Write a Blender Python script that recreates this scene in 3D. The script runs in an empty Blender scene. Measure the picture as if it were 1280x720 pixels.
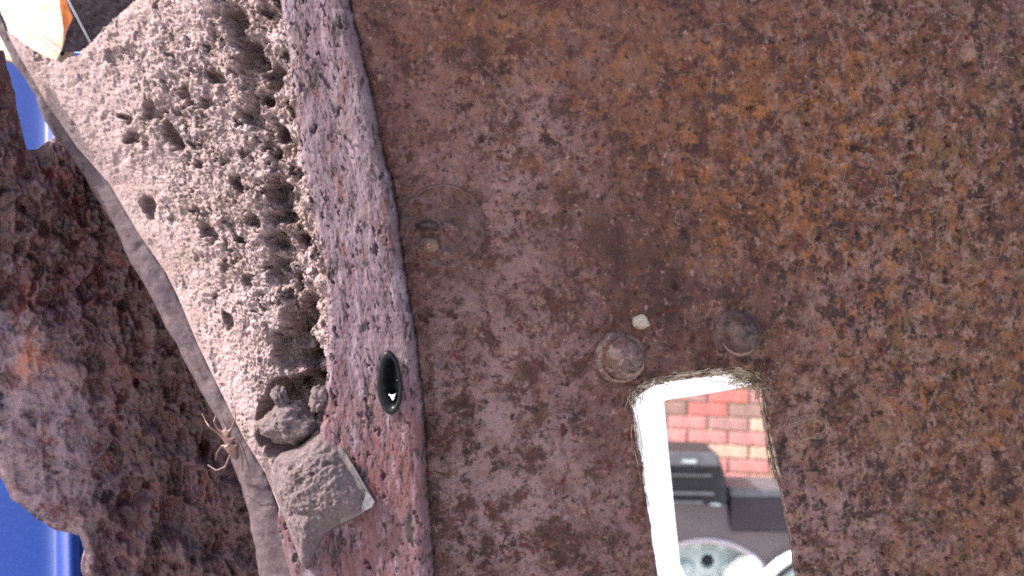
import bpy, bmesh, math, random
import numpy as np
from mathutils import Vector, Matrix

# ------------------------------------------------------------------ camera, light, exposure
scene = bpy.context.scene
C = scene.collection
F = 1400.0                      # focal length in photo pixels (1280 wide)
CAM = np.array([0.0, 0.0, 1.65])
cd = bpy.data.cameras.new('camera')
cam = bpy.data.objects.new('camera', cd)
C.objects.link(cam)
cam.location = CAM
cam.rotation_euler = (math.pi / 2, 0, 0)
cd.sensor_width = 36.0
cd.lens = 36.0 * F / 1280.0
cd.clip_start = 0.005
cd.clip_end = 500.0
cd.dof.use_dof = True
cd.dof.focus_distance = 0.365
cd.dof.aperture_fstop = 22.0
scene.camera = cam

SUN = np.array([-0.75, -0.15, 0.64])
SUN = SUN / np.linalg.norm(SUN)
world = bpy.data.worlds.new('World')
scene.world = world
world.use_nodes = True
wn = world.node_tree
bg = wn.nodes['Background']
sky = wn.nodes.new('ShaderNodeTexSky')
sky.sky_type = 'NISHITA'
sky.sun_disc = False
sky.sun_elevation = math.asin(SUN[2])
sky.sun_rotation = math.atan2(SUN[0], SUN[1]) % (2 * math.pi)
sky.dust_density = 4.0
sky.ozone_density = 1.0
wn.links.new(sky.outputs[0], bg.inputs[0])
bg.inputs[1].default_value = 0.15
sl = bpy.data.lights.new('sun', 'SUN')
sl.energy = 3.7
sl.angle = math.radians(0.5)
sl.color = (1.0, 0.95, 0.9)
sun = bpy.data.objects.new('sun', sl)
C.objects.link(sun)
sun.rotation_euler = Vector(SUN).to_track_quat('Z', 'Y').to_euler()
sun.location = (-2, -1, 4)

scene.render.engine = 'CYCLES'
scene.cycles.use_denoising = False
scene.cycles.max_bounces = 6
scene.cycles.filter_width = 1.9
scene.view_settings.view_transform = 'Standard'
scene.view_settings.look = 'None'
scene.view_settings.exposure = 1.65
scene.view_settings.gamma = 1.0

random.seed(7)
MM = 0.257                      # millimetres per photo pixel at the plate

# ------------------------------------------------------------------ numpy noise
def hsh(ix, iy, seed):
    h = (ix.astype(np.int64) * 374761393 + iy.astype(np.int64) * 668265263 + seed * 974634777) & 0xffffffff
    h = ((h ^ (h >> 13)) * 1274126177) & 0xffffffff
    h = ((h ^ (h >> 16)) * 2246822519) & 0xffffffff
    return ((h ^ (h >> 15)) & 0xffffff) / float(0x1000000)

def perlin(u, v, seed=0):
    iu = np.floor(u); iv = np.floor(v)
    fu = u - iu; fv = v - iv
    su = fu * fu * fu * (fu * (fu * 6 - 15) + 10); sv = fv * fv * fv * (fv * (fv * 6 - 15) + 10)
    def g(a, b):
        t = hsh(iu + a, iv + b, seed) * 2 * math.pi
        return np.cos(t) * (fu - a) + np.sin(t) * (fv - b)
    x0 = g(0, 0) * (1 - su) + g(1, 0) * su
    x1 = g(0, 1) * (1 - su) + g(1, 1) * su
    return (x0 * (1 - sv) + x1 * sv) * 1.5

def fbm(u, v, octs=4, seed=0, gain=0.5):
    s = 0; a = 1.0; f = 1.0
    for k in range(octs):
        s = s + a * perlin(u * f + 17.3 * k, v * f - 9.1 * k, seed + k)
        a *= gain; f *= 2.03
    return s

def billow(u, v, octs=4, seed=0, gain=0.5):
    s = 0; a = 1.0; f = 1.0
    for k in range(octs):
        s = s + a * np.abs(perlin(u * f + 11.7 * k, v * f + 5.3 * k, seed + k))
        a *= gain; f *= 2.03
    return s

def sstep(a, b, x):
    t = np.clip((x - a) / (b - a), 0, 1)
    return t * t * (3 - 2 * t)

def pits(u, v, prob, rmin, rmax, seed=0, soft=0.5):
    """depth 0..1 of randomly scattered round pits, one candidate per unit cell"""
    iu = np.floor(u); iv = np.floor(v)
    d = np.zeros_like(u)
    for a in (-1, 0, 1):
        for b in (-1, 0, 1):
            cu = iu + a; cv = iv + b
            pu = cu + hsh(cu, cv, seed); pv = cv + hsh(cu, cv, seed + 1)
            r = rmin + (rmax - rmin) * hsh(cu, cv, seed + 2) ** 2
            on = hsh(cu, cv, seed + 3) < prob
            dist = np.sqrt((u - pu) ** 2 + (v - pv) ** 2) / r
            d = np.maximum(d, np.where(on, (1 - sstep(soft, 1.0, dist)) * (0.4 + 0.6 * hsh(cu, cv, seed + 4)), 0))
    return d

def cells(u, v, seed=0):
    """F1, F2 and id of cellular noise"""
    iu = np.floor(u); iv = np.floor(v)
    f1 = np.full(u.shape, 9.0); f2 = np.full(u.shape, 9.0); idv = np.zeros(u.shape)
    for a in (-1, 0, 1):
        for b in (-1, 0, 1):
            cu = iu + a; cv = iv + b
            d = np.sqrt((u - cu - hsh(cu, cv, seed)) ** 2 + (v - cv - hsh(cu, cv, seed + 1)) ** 2)
            idv = np.where(d < f1, hsh(cu, cv, seed + 2), idv)
            f2 = np.where(d < f1, f1, np.minimum(f2, d)); f1 = np.minimum(f1, d)
    return f1, f2, idv

# ------------------------------------------------------------------ geometry helpers
def rays(px, py):
    px = np.asarray(px, float); py = np.asarray(py, float)
    return np.stack([(px - 640) / F, np.ones_like(px), -(py - 360) / F], -1)

def P(px, py, d):
    return CAM + rays(px, py) * np.asarray(d, float)[..., None]

class Plane:
    def __init__(self, px, py, d, n):
        self.n = np.array(n, float) / np.linalg.norm(n)
        self.p0 = P(px, py, d)
    def depth(self, px, py):
        return (self.n @ (self.p0 - CAM)) / (rays(px, py) @ self.n)
    def at(self, px, py, off=0.0):
        return P(px, py, self.depth(px, py)) + self.n * np.asarray(off, float)[..., None]

PLATE = Plane(750, 360, 0.365, (0.30, -1, -0.05))
FLANGE = Plane(500, 300, 0.3350, (-0.18, -1, -0.05))
LEFT = Plane(200, 420, 0.428, (0.42, -0.9, -0.12))

def link(name, me, mat=None, parent=None, origin=None):
    """link mesh (in world coordinates) with its origin at its centre"""
    n = len(me.vertices)
    co = np.empty(n * 3, np.float32); me.vertices.foreach_get('co', co)
    co = co.reshape(-1, 3)
    c = co.mean(0) if origin is None else np.array(origin, np.float32)
    me.vertices.foreach_set('co', (co - c).ravel())
    me.update()
    o = bpy.data.objects.new(name, me)
    C.objects.link(o)
    if mat is not None:
        me.materials.append(mat)
    if parent is not None:
        o.parent = parent
        par = parent; base = np.zeros(3)
        while par is not None:
            base += np.array(par.location); par = par.parent
        o.location = c - base
    else:
        o.location = c
    return o

def tag(o, label=None, cat=None, group=None, kind=None):
    if label: o['label'] = label
    if cat: o['category'] = cat
    if group: o['group'] = group
    if kind: o['kind'] = kind
    return o

def mesh_np(name, V, quads, smooth=True, attrs=None):
    V = np.asarray(V, np.float32).reshape(-1, 3)
    quads = np.asarray(quads, np.int32)
    used = np.unique(quads)
    if len(used) < len(V):
        remap = np.full(len(V), -1, np.int32); remap[used] = np.arange(len(used))
        V = V[used]; quads = remap[quads]
        if attrs: attrs = {k: np.asarray(a).ravel()[used] for k, a in attrs.items()}
    me = bpy.data.meshes.new(name)
    me.vertices.add(len(V)); me.vertices.foreach_set('co', V.ravel())
    k = quads.shape[1]
    me.loops.add(quads.size); me.loops.foreach_set('vertex_index', quads.ravel())
    me.polygons.add(len(quads))
    me.polygons.foreach_set('loop_start', np.arange(0, quads.size, k, dtype=np.int32))
    me.polygons.foreach_set('use_smooth', np.full(len(quads), smooth))
    me.update(calc_edges=True)
    if attrs:
        for nm, a in attrs.items():
            at = me.attributes.new(nm, 'FLOAT', 'POINT')
            at.data.foreach_set('value', np.asarray(a, np.float32).ravel())
    return me

def grid_quads(r, c, wrap=False):
    i = np.arange(r * c).reshape(r, c)
    if wrap:
        j = np.concatenate([i, i[:, :1]], 1)
    else:
        j = i
    # winding so that rows going down and columns going right face the camera
    return np.stack([j[:-1, :-1], j[1:, :-1], j[1:, 1:], j[:-1, 1:]], -1).reshape(-1, 4)

def grid_mesh(name, V, smooth=True, attrs=None, keep=None, wrap=False):
    r, c = V.shape[:2]
    q = grid_quads(r, c, wrap)
    if keep is not None:
        q = q[keep.ravel()]
    return mesh_np(name, V, q, smooth, attrs)

def solid_mesh(name, V, n, t, attrs=None, keep=None):
    """grid sheet with a back face a thickness t behind it and a closed rim"""
    r, c = V.shape[:2]
    q = grid_quads(r, c)
    if keep is not None: q = q[keep.ravel()]
    V = V.reshape(-1, 3); N = len(V)
    W = np.concatenate([V, V - np.asarray(n) * t], 0)
    e = np.concatenate([q[:, [0, 1]], q[:, [1, 2]], q[:, [2, 3]], q[:, [3, 0]]], 0).astype(np.int64)
    key = e[:, 0] * N + e[:, 1]; rev = e[:, 1] * N + e[:, 0]
    b = e[~np.isin(key, rev)]
    rim = np.stack([b[:, 1], b[:, 0], b[:, 0] + N, b[:, 1] + N], -1)
    Q = np.concatenate([q, q[:, ::-1] + N, rim], 0)
    if attrs: attrs = {k_: np.concatenate([np.asarray(a).ravel()] * 2) for k_, a in attrs.items()}
    return mesh_np(name, W, Q, True, attrs)

def pl(pts):
    pts = np.array(pts, float)
    return lambda y: np.interp(y, pts[:, 0], pts[:, 1])

def curve_pts(pts, n):
    """smooth resample of a polyline (Catmull-Rom)"""
    p = np.array(pts, float)
    p = np.vstack([2 * p[0] - p[1], p, 2 * p[-1] - p[-2]])
    out = []
    m = len(p) - 3
    for t in np.linspace(0, m - 1e-6, n):
        i = int(t); f = t - i
        a, b, c, d = p[i:i + 4]
        out.append(0.5 * (2 * b + (c - a) * f + (2 * a - 5 * b + 4 * c - d) * f ** 2 + (3 * b - a - 3 * c + d) * f ** 3))
    return np.array(out)

def tube_np(path, rad, sides=5):
    """vertices and quads of a tube along a path"""
    p = np.array(path, float); n = len(p)
    rad = np.broadcast_to(np.asarray(rad, float), (n,))
    t = np.gradient(p, axis=0); t /= np.linalg.norm(t, axis=1)[:, None] + 1e-12
    ref = np.array([0.31, 0.52, 0.79])
    a = np.cross(t, ref); a /= np.linalg.norm(a, axis=1)[:, None] + 1e-12
    b = np.cross(t, a)
    th = np.arange(sides) / sides * 2 * math.pi
    V = p[:, None] + rad[:, None, None] * (a[:, None] * np.cos(th)[None, :, None] + b[:, None] * np.sin(th)[None, :, None])
    return V.reshape(-1, 3), grid_quads(n, sides, True)

def join_np(parts):
    Vs, Qs, k = [], [], 0
    for V, Q in parts:
        Vs.append(V); Qs.append(Q + k); k += len(V)
    return np.vstack(Vs), np.vstack(Qs)

def star_patch(name, outline, centre, plane, height, rings=40, segs=120, relief=None, mat=None, parent=None, skirt=0.004, lift=0.0, attrs=None, flat=2.0):
    """mound on a plane: star-shaped outline in photo pixels, dome height in metres"""
    o = np.array(outline, float); c = np.array(centre, float)
    o = np.vstack([o, o[:1]])
    ang = np.unwrap(np.arctan2(o[:, 1] - c[1], o[:, 0] - c[0]))
    r = np.hypot(o[:, 0] - c[0], o[:, 1] - c[1])
    if ang[-1] < ang[0]:
        ang = ang[::-1]; r = r[::-1]
    th = ang[0] + (np.arange(segs) / segs) * 2 * math.pi
    rr = np.interp(th, ang, r)
    s = np.linspace(1.0, 0.02, rings)
    px = c[0] + s[:, None] * rr[None] * np.cos(th)[None]
    py = c[1] + s[:, None] * rr[None] * np.sin(th)[None]
    h = height * (1 - s[:, None] ** flat) * np.ones_like(px)
    h = h + lift
    if relief is not None:
        h = h + relief(px, py) * sstep(0.0, 0.25, 1 - s)[:, None]
    V = plane.at(px, py, h)
    sk = plane.at(px[:1], py[:1], np.full((1, segs), -skirt))
    V = np.concatenate([sk, V], 0)
    cap = V[-1].mean(0)
    V = np.concatenate([V, np.broadcast_to(cap, (1, segs, 3))], 0)
    me = grid_mesh(name, V, True, None, None, True)
    return link(name, me, mat, parent)

# ------------------------------------------------------------------ materials
def mat_layers(name, base, layers, rough=0.9, bumps=(), spec=0.3, coat=0.0, metallic=0.0):
    """layers: (scale per metre, detail, roughness, stretch, lo, hi, colour, mask attribute or None)"""
    m = bpy.data.materials.new(name); m.use_nodes = True
    nt = m.node_tree; N = nt.nodes; L = nt.links
    b = N['Principled BSDF']
    tc = N.new('ShaderNodeTexCoord')
    def noise(scale, detail, rgh, stretch, off, dist=0.0):
        mp = N.new('ShaderNodeMapping')
        mp.inputs['Scale'].default_value = stretch if stretch else (1, 1, 1)
        mp.inputs['Location'].default_value = (off * 0.137, off * 0.071, off * 0.093)
        L.new(tc.outputs['Object'], mp.inputs[0])
        n = N.new('ShaderNodeTexNoise')
        n.inputs['Scale'].default_value = scale
        n.inputs['Detail'].default_value = detail
        n.inputs['Roughness'].default_value = rgh
        n.inputs['Distortion'].default_value = dist
        L.new(mp.outputs[0], n.inputs['Vector'])
        return n.outputs['Fac']
    col = None
    for k, (sc, de, rg, st, lo, hi, c, msk) in enumerate(layers):
        f = noise(sc, de, rg, st, k + 1, 0.12)
        mr = N.new('ShaderNodeMapRange'); mr.interpolation_type = 'SMOOTHSTEP'
        mr.inputs['From Min'].default_value = lo; mr.inputs['From Max'].default_value = hi
        L.new(f, mr.inputs['Value'])
        fac = mr.outputs[0]
        if msk:
            a = N.new('ShaderNodeAttribute'); a.attribute_name = msk
            mu = N.new('ShaderNodeMath'); mu.operation = 'MULTIPLY'
            L.new(fac, mu.inputs[0]); L.new(a.outputs['Fac'], mu.inputs[1])
            fac = mu.outputs[0]
        mx = N.new('ShaderNodeMix'); mx.data_type = 'RGBA'
        L.new(fac, mx.inputs[0])
        if col is None:
            mx.inputs[6].default_value = (*base, 1)
        else:
            L.new(col, mx.inputs[6])
        mx.inputs[7].default_value = (*c, 1)
        col = mx.outputs[2]
    if col is None:
        b.inputs['Base Color'].default_value = (*base, 1)
    else:
        L.new(col, b.inputs['Base Color'])
    nrm = None
    for k, (sc, de, strength, dist, st) in enumerate(bumps):
        f = noise(sc, de, 0.6, st, 20 + k)
        bp = N.new('ShaderNodeBump')
        bp.inputs['Strength'].default_value = strength
        bp.inputs['Distance'].default_value = dist
        L.new(f, bp.inputs['Height'])
        if nrm is not None: L.new(nrm, bp.inputs['Normal'])
        nrm = bp.outputs[0]
    if nrm is not None: L.new(nrm, b.inputs['Normal'])
    b.inputs['Roughness'].default_value = rough
    b.inputs['Specular IOR Level'].default_value = spec
    b.inputs['Coat Weight'].default_value = coat
    b.inputs['Metallic'].default_value = metallic
    return m

def k(mm): return 1000.0 / mm   # noise scale for a feature of so many millimetres

M = {}
M['plate'] = mat_layers('rusted_plate_metal', (0.1102, 0.0480, 0.0442), [
    (k(26), 3, 0.6, None, 0.40, 0.60, (0.0912, 0.0307, 0.0207), None),
    (k(26), 4, 0.65, None, 0.24, 0.54, (0.1251, 0.0422, 0.0132), 'orange'),
    (k(16), 6, 0.75, None, 0.36, 0.56, (0.205, 0.122, 0.124), 'mauve'),
    (k(13), 6, 0.78, None, 0.48, 0.58, (0.0530, 0.0163, 0.0113), None),
    (k(7), 6, 0.75, None, 0.50, 0.62, (0.2173, 0.0749, 0.0188), 'orange'),
    (k(6), 6, 0.8, None, 0.48, 0.60, (0.1855, 0.1037, 0.0808), 'coarse'),
    (k(12), 5, 0.75, None, 0.46, 0.70, (0.1007, 0.0518, 0.0169), 'olive'),
    (k(30), 5, 0.75, None, 0.30, 0.62, (0.0445, 0.0144, 0.0094), 'band'),
    (k(15), 7, 0.8, None, 0.545, 0.61, (0.0318, 0.0096, 0.0066), None),
    (k(4.6), 5, 0.75, (1, 1, 0.75), 0.53, 0.61, (0.0191, 0.0058, 0.0038), 'coarse'),
    (k(6), 6, 0.75, None, 0.56, 0.64, (0.0636, 0.0115, 0.0075), None),
    (k(3.0), 5, 0.75, None, 0.55, 0.76, (0.3074, 0.1776, 0.1504), None),
    (k(2.6), 5, 0.75, None, 0.54, 0.66, (0.0170, 0.0058, 0.0038), None),
], 0.72, [(k(6), 8, 1.0, 0.0030, None), (k(1.6), 4, 0.6, 0.0006, None)], 0.35)
M['flange'] = mat_layers('pitted_flange_metal', (0.1061, 0.0706, 0.0864), [
    (k(16), 4, 0.65, (1, 1, 0.4), 0.42, 0.64, (0.0857, 0.0496, 0.0648), None),
    (k(25), 4, 0.6, (1, 1, 0.5), 0.30, 0.60, (0.0882, 0.0346, 0.0399), 'low'),
    (k(5), 6, 0.75, (1, 1, 0.3), 0.50, 0.66, (0.0817, 0.0286, 0.0267), None),
    (k(3), 5, 0.75, (1, 1, 0.3), 0.50, 0.68, (0.1633, 0.1202, 0.1462), None),
    (k(3.6), 5, 0.75, (1, 1, 0.25), 0.55, 0.63, (0.0180, 0.0075, 0.0100), None),
    (k(2.0), 4, 0.7, (1, 1, 0.4), 0.585, 0.63, (0.0162, 0.0090, 0.0118), None),
], 0.75, [(k(1.6), 5, 0.5, 0.0005, (1, 1, 0.4))], 0.35)
M['dirt'] = mat_layers('dry_caked_dirt', (0.2379, 0.1774, 0.1812), [
    (k(12), 5, 0.65, None, 0.42, 0.62, (0.1912, 0.1382, 0.1344), None),
    (k(1.6), 4, 0.7, None, 0.52, 0.76, (0.3172, 0.2547, 0.2607), None),
    (k(2.0), 4, 0.7, None, 0.55, 0.72, (0.1259, 0.0865, 0.0725), None),
], 1.0, [(k(0.9), 4, 0.7, 0.0005, None)], 0.1)
M['clump'] = mat_layers('grey_mud_clump', (0.1021, 0.0774, 0.0809), [
    (k(6), 4, 0.6, None, 0.45, 0.62, (0.0942, 0.0688, 0.0705), None),
    (k(1.4), 4, 0.7, None, 0.50, 0.74, (0.1892, 0.1479, 0.1592), None),
    (k(1.6), 4, 0.7, None, 0.54, 0.72, (0.0642, 0.0447, 0.0435), None),
], 1.0, [(k(1.0), 5, 0.8, 0.0006, None)], 0.1)
M['lip'] = mat_layers('dusty_lip_metal', (0.0620, 0.0429, 0.0512), [
    (k(14), 5, 0.7, None, 0.42, 0.60, (0.0409, 0.0255, 0.0339), None),
    (k(5), 6, 0.75, None, 0.48, 0.66, (0.0775, 0.0568, 0.0640), None),
    (k(6), 6, 0.75, None, 0.55, 0.66, (0.0496, 0.0209, 0.0192), None),
    (k(3), 5, 0.75, None, 0.56, 0.68, (0.0186, 0.0104, 0.0154), None),
], 0.8, [(k(2), 6, 0.6, 0.0006, None)], 0.3)
M['left'] = mat_layers('flaking_rust', (0.0448, 0.0151, 0.0181), [
    (k(20), 5, 0.65, None, 0.36, 0.58, (0.0352, 0.0091, 0.0081), 'upper'),  # red-brown of the upper part, plus shade painted over the right side
    (k(18), 5, 0.7, None, 0.16, 0.44, (0.175, 0.115, 0.132), 'low'),
    (k(10), 6, 0.75, None, 0.50, 0.64, (0.0736, 0.0133, 0.0118), None),
    (k(9), 6, 0.75, None, 0.50, 0.64, (0.0736, 0.0314, 0.0435), None),
    (k(7), 6, 0.75, None, 0.53, 0.64, (0.0128, 0.0042, 0.0056), None),
    (k(7), 5, 0.7, None, 0.36, 0.58, (0.2640, 0.0756, 0.0342), 'stain'),
    (k(2.4), 5, 0.75, None, 0.54, 0.80, (0.1440, 0.0756, 0.0821), None),
], 0.5, [(k(4), 8, 0.7, 0.0012, None)], 0.45)
M['rivet'] = mat_layers('rusted_rivet_metal', (0.106, 0.061, 0.056), [
    (k(5), 5, 0.7, None, 0.42, 0.62, (0.072, 0.035, 0.028), None),
    (k(2), 4, 0.6, None, 0.55, 0.66, (0.170, 0.115, 0.105), None),
    (k(2.5), 4, 0.6, None, 0.58, 0.66, (0.030, 0.016, 0.015), None),
], 0.42, [(k(2), 5, 0.5, 0.0006, None)], 0.4)
M['boss'] = mat_layers('rusted_boss_metal', (0.078, 0.037, 0.033), [
    (k(9), 6, 0.75, None, 0.42, 0.62, (0.047, 0.017, 0.013), None),
    (k(7), 6, 0.75, None, 0.46, 0.64, (0.111, 0.061, 0.059), None),
    (k(6), 5, 0.7, None, 0.54, 0.66, (0.085, 0.024, 0.013), None),
    (k(2.2), 4, 0.75, None, 0.52, 0.75, (0.153, 0.094, 0.084), None),
], 0.7, [(k(5), 8, 0.8, 0.0016, None)], 0.35)
M['nub_lit_arc'] = mat_layers('pale_nub_and_lit_arc', (0.178, 0.108, 0.091), [(k(2), 4, 0.7, None, 0.45, 0.65, (0.111, 0.054, 0.038), None)], 0.7, [(k(1.5), 4, 0.6, 0.0005, None)])  # weld nub colour; on the rivets this pale tone paints light from below
M['rivet_dark'] = mat_layers('dark_rivet_metal', (0.0432, 0.0223, 0.0197), [
    (k(3), 4, 0.6, None, 0.5, 0.62, (0.0714, 0.0383, 0.0318), None),
    (k(2.5), 4, 0.6, None, 0.54, 0.62, (0.0144, 0.0070, 0.0066), None),
], 0.6, [(k(2), 5, 0.5, 0.0006, None)], 0.4)
M['white'] = mat_layers('white_gloss_paint', (0.92, 0.91, 0.92), [(k(30), 3, 0.6, None, 0.5, 0.7, (0.89, 0.88, 0.89), None)], 0.5)
M['fibre'] = mat_layers('dusty_fibre', (0.33, 0.25, 0.19), [(k(4), 2, 0.5, None, 0.45, 0.6, (0.14, 0.085, 0.055), None)], 0.9)
M['web'] = mat_layers('dusty_web', (0.15, 0.11, 0.09), [(k(8), 2, 0.5, None, 0.5, 0.6, (0.15, 0.11, 0.09), None)], 0.9)
M['hair'] = mat_layers('pale_hair', (0.24, 0.175, 0.125), [], 0.6)
M['pebble'] = mat_layers('pale_pebble', (0.30, 0.25, 0.205), [(k(1.5), 3, 0.6, None, 0.5, 0.65, (0.23, 0.185, 0.155), None)], 0.9, [(k(1), 3, 0.4, 0.0003, None)])
M['spider'] = mat_layers('spider_skin', (0.1092, 0.0518, 0.0444), [(1.2, 3, 0.6, None, 0.45, 0.62, (0.0702, 0.0370, 0.0311), None)], 0.45, (), 0.5)
M['rubber'] = mat_layers('black_grommet', (0.010, 0.010, 0.011), [(k(3), 3, 0.6, None, 0.5, 0.7, (0.018, 0.018, 0.020), None), (k(1.2), 4, 0.7, None, 0.62, 0.72, (0.05, 0.04, 0.04), None)], 0.32, [(k(4), 3, 0.3, 0.0004, None)], 0.12)
M['glint'] = mat_layers('glint_patch', (0.9, 0.9, 0.9), [], 0.15, (), 0.5, 0, 1.0)  # mirror-bright patch used as the grommet's painted highlight
M['blue'] = mat_layers('blue_car_paint', (0.0030, 0.0218, 0.1428), [(k(0.8), 2, 0.6, None, 0.5, 0.7, (0.0067, 0.0381, 0.2040), None)], 0.36, [(k(0.8), 2, 0.2, 0.0002, None)], 0.25, 0.1)
M['flap'] = mat_layers('torn_grey_sheet', (0.115, 0.095, 0.094), [(k(4), 4, 0.7, None, 0.45, 0.65, (0.09, 0.072, 0.071), None)], 0.8, [(k(2), 3, 0.25, 0.0003, None)])
M['flap_pale'] = mat_layers('torn_pale_corner', (0.13, 0.115, 0.125), [(k(2), 3, 0.6, None, 0.5, 0.65, (0.10, 0.086, 0.095), None)], 0.5)

# ------------------------------------------------------------------ ground
gm = mat_layers('pale_concrete', (0.46, 0.44, 0.43), [(0.8, 6, 0.6, None, 0.45, 0.62, (0.40, 0.38, 0.37), None), (25, 4, 0.6, None, 0.55, 0.7, (0.20, 0.19, 0.18), None)], 0.9, [(40, 6, 0.4, 0.01, None)])
g = np.linspace(-150, 150, 31)
gx, gy = np.meshgrid(g, g[::-1])
tag(link('ground', grid_mesh('ground', np.stack([gx, gy, np.zeros_like(gx)], -1)), gm), 'pale concrete ground under the car and the brick wall', 'ground', kind='structure')

# outlines of the flange in photo pixels: left and right edge by row
fl_l = pl([(-120, 320), (0, 350), (50, 358), (100, 362), (160, 370), (230, 380), (290, 395), (340, 405), (400, 408), (450, 408), (500, 406), (560, 396), (585, 370), (610, 352), (660, 350), (720, 366), (900, 420)])
fl_r = pl([(-400, 385), (-120, 418), (0, 432), (60, 445), (120, 460), (190, 472), (230, 485), (280, 492), (340, 500), (400, 510), (460, 518), (530, 525), (600, 528), (660, 533), (720, 537), (1100, 565)])

# ------------------------------------------------------------------ rusted plate with the slot
SLOT = [(822, 720), (810, 640), (801, 580), (792, 525), (789, 500), (794, 486), (806, 477), (830, 470), (865, 465), (900, 461),
        (928, 462), (945, 472), (954, 490), (958, 515), (965, 560), (975, 605), (983, 640), (990, 680), (996, 720), (1010, 810), (1004, 850), (985, 870),
        (880, 880), (852, 872), (838, 840)]
def jag(poly, n, amp, seed, wl=26.0):
    p = np.array(poly, float); p = np.vstack([p, p[:1]])
    d = np.r_[0, np.cumsum(np.hypot(*np.diff(p, axis=0).T))]
    t = np.linspace(0, d[-1], n, endpoint=False)
    q = np.stack([np.interp(t, d, p[:, 0]), np.interp(t, d, p[:, 1])], 1)
    tg = np.roll(q, -1, 0) - np.roll(q, 1, 0); tg /= np.linalg.norm(tg, axis=1)[:, None]
    nn = np.stack([tg[:, 1], -tg[:, 0]], 1)
    w = fbm(t / wl, np.zeros_like(t) + 3.1, 3, seed)
    return q + nn * (w * amp)[:, None]
slot = jag(SLOT, 460, 1.8, 5)

def near_poly(px, py, poly):
    """nearest point on the closed polygon and inside flag, brute force in chunks"""
    a = poly; b = np.roll(poly, -1, 0); ab = b - a
    l2 = (ab ** 2).sum(1) + 1e-12
    pts = np.stack([px, py], -1)
    t = np.clip(((pts[:, None] - a[None]) * ab[None]).sum(-1) / l2, 0, 1)
    q = a[None] + t[..., None] * ab[None]
    d = np.hypot(q[..., 0] - pts[:, None, 0], q[..., 1] - pts[:, None, 1])
    i = d.argmin(1)
    near = q[np.arange(len(i)), i]
    cond = (a[None, :, 1] > py[:, None]) != (b[None, :, 1] > py[:, None])
    xin = a[None, :, 0] + (py[:, None] - a[None, :, 1]) * ab[None, :, 0] / np.where(np.abs(ab[None, :, 1]) < 1e-9, 1e-9, ab[None, :, 1])
    inside = (cond & (px[:, None] < xin)).sum(1) % 2 == 1
    return near, d.min(1), inside

xs = np.concatenate([np.arange(360, 1300, 2.2), np.arange(1300, 1900, 20)])
ys = np.concatenate([np.arange(-400, -20, 20), np.arange(-20, 740, 2.2), np.arange(740, 1120, 8)])
PX, PY = np.meshgrid(xs, ys)
sh = PX.shape
box = (PX > 780) & (PX < 1025) & (PY > 450) & (PY < 890)
idx = np.nonzero(box.ravel())[0]
near, dist, inside = near_poly(PX.ravel()[idx], PY.ravel()[idx], slot)
ins = np.zeros(PX.size, bool); ins[idx] = inside
# cells whose centre lies in the slot are dropped, border vertices slide onto the outline
insg = ins.reshape(sh)
cell_in = (insg[:-1, :-1].astype(int) + insg[1:, :-1] + insg[:-1, 1:] + insg[1:, 1:]) >= 3
keep = ~cell_in & (PX[:-1, :-1] > fl_r(PY[:-1, :-1]) - 9)
vk = np.zeros(sh, bool)
vk[:-1, :-1] |= cell_in; vk[1:, :-1] |= cell_in; vk[:-1, 1:] |= cell_in; vk[1:, 1:] |= cell_in
vn = np.zeros(sh, bool)
vn[:-1, :-1] |= ~cell_in; vn[1:, :-1] |= ~cell_in; vn[:-1, 1:] |= ~cell_in; vn[1:, 1:] |= ~cell_in
border = (vk & vn).ravel()[idx]
fx = PX.ravel().copy(); fy = PY.ravel().copy()
fx[idx[border]] = near[border, 0]; fy[idx[border]] = near[border, 1]
PXs = fx.reshape(sh); PYs = fy.reshape(sh)
sd = np.full(PX.size, 99.0); sd[idx] = dist
sd = sd.reshape(sh)
u = PX * MM; v = PY * MM
coarse = sstep(700, 1150, PX + 0.25 * (PY - 300) + 60 * fbm(u / 40, v / 40, 3, 9))
h = 0.5 * fbm(u / 30, v / 30, 3, 1) + 0.22 * fbm(u / 7, v / 7, 4, 2)
f1, f2, cid = cells(u / 3.2 + 0.4 * fbm(u / 4, v / 4, 2, 5), v / 3.2 + 0.4 * fbm(u / 4, v / 4, 2, 6), 3)
h = 1.5 * h
h += (0.25 + coarse) * (0.75 * (cid - 0.5) * sstep(0.0, 0.25, f2 - f1) + 0.30 * billow(u / 2.0, v / 2.6, 3, 8))
h -= (0.6 + 1.0 * coarse) * pits(u / 4.0 + 0.3 * fbm(u / 3, v / 3, 2, 11), v / 4.0, 0.35, 0.15, 0.5, 12)
h -= 0.35 * pits(u / 2.0, v / 2.0, 0.25, 0.15, 0.45, 17)
# raised collar round the slot, two sunken corners near the flange
h += 0.9 * np.exp(-(sd / 14) ** 2)
h *= sstep(0, 6, sd) * 0.7 + 0.3
for (cx, cy, rx, ry, dp) in [(548, 446, 7, 12, 1.5), (541, 568, 9, 6, 1.3), (546, 596, 12, 6, 1.2), (587, 665, 6, 8, 0.8), (591, 645, 7, 7, .7), (716, 641, 14, 12, 0.5)]:
    h -= dp * np.exp(-(((PX - cx) / rx) ** 2 + ((PY - cy) / ry) ** 2) ** 1.5)
gap = PX - fl_r(PY) - 1.5 * fbm(v / 6, v * 0 + 4.4, 3, 24)
h -= 10.0 * (1 - sstep(1.5, 7.5, gap))
h -= 0.8 * (1 - sstep(0, 26, gap + 6 * fbm(u / 9, v / 9, 3, 27)))
orange = np.clip(1.15 * np.exp(-((PX - 960) / 230) ** 2 - ((PY - 190) / 190) ** 2) + 0.8 * np.exp(-((PX - 1180) / 160) ** 2 - ((PY - 480) / 260) ** 2) + 0.5 * np.exp(-((PX - 620) / 120) ** 2 - ((PY - 30) / 120) ** 2), 0, 1)
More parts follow.
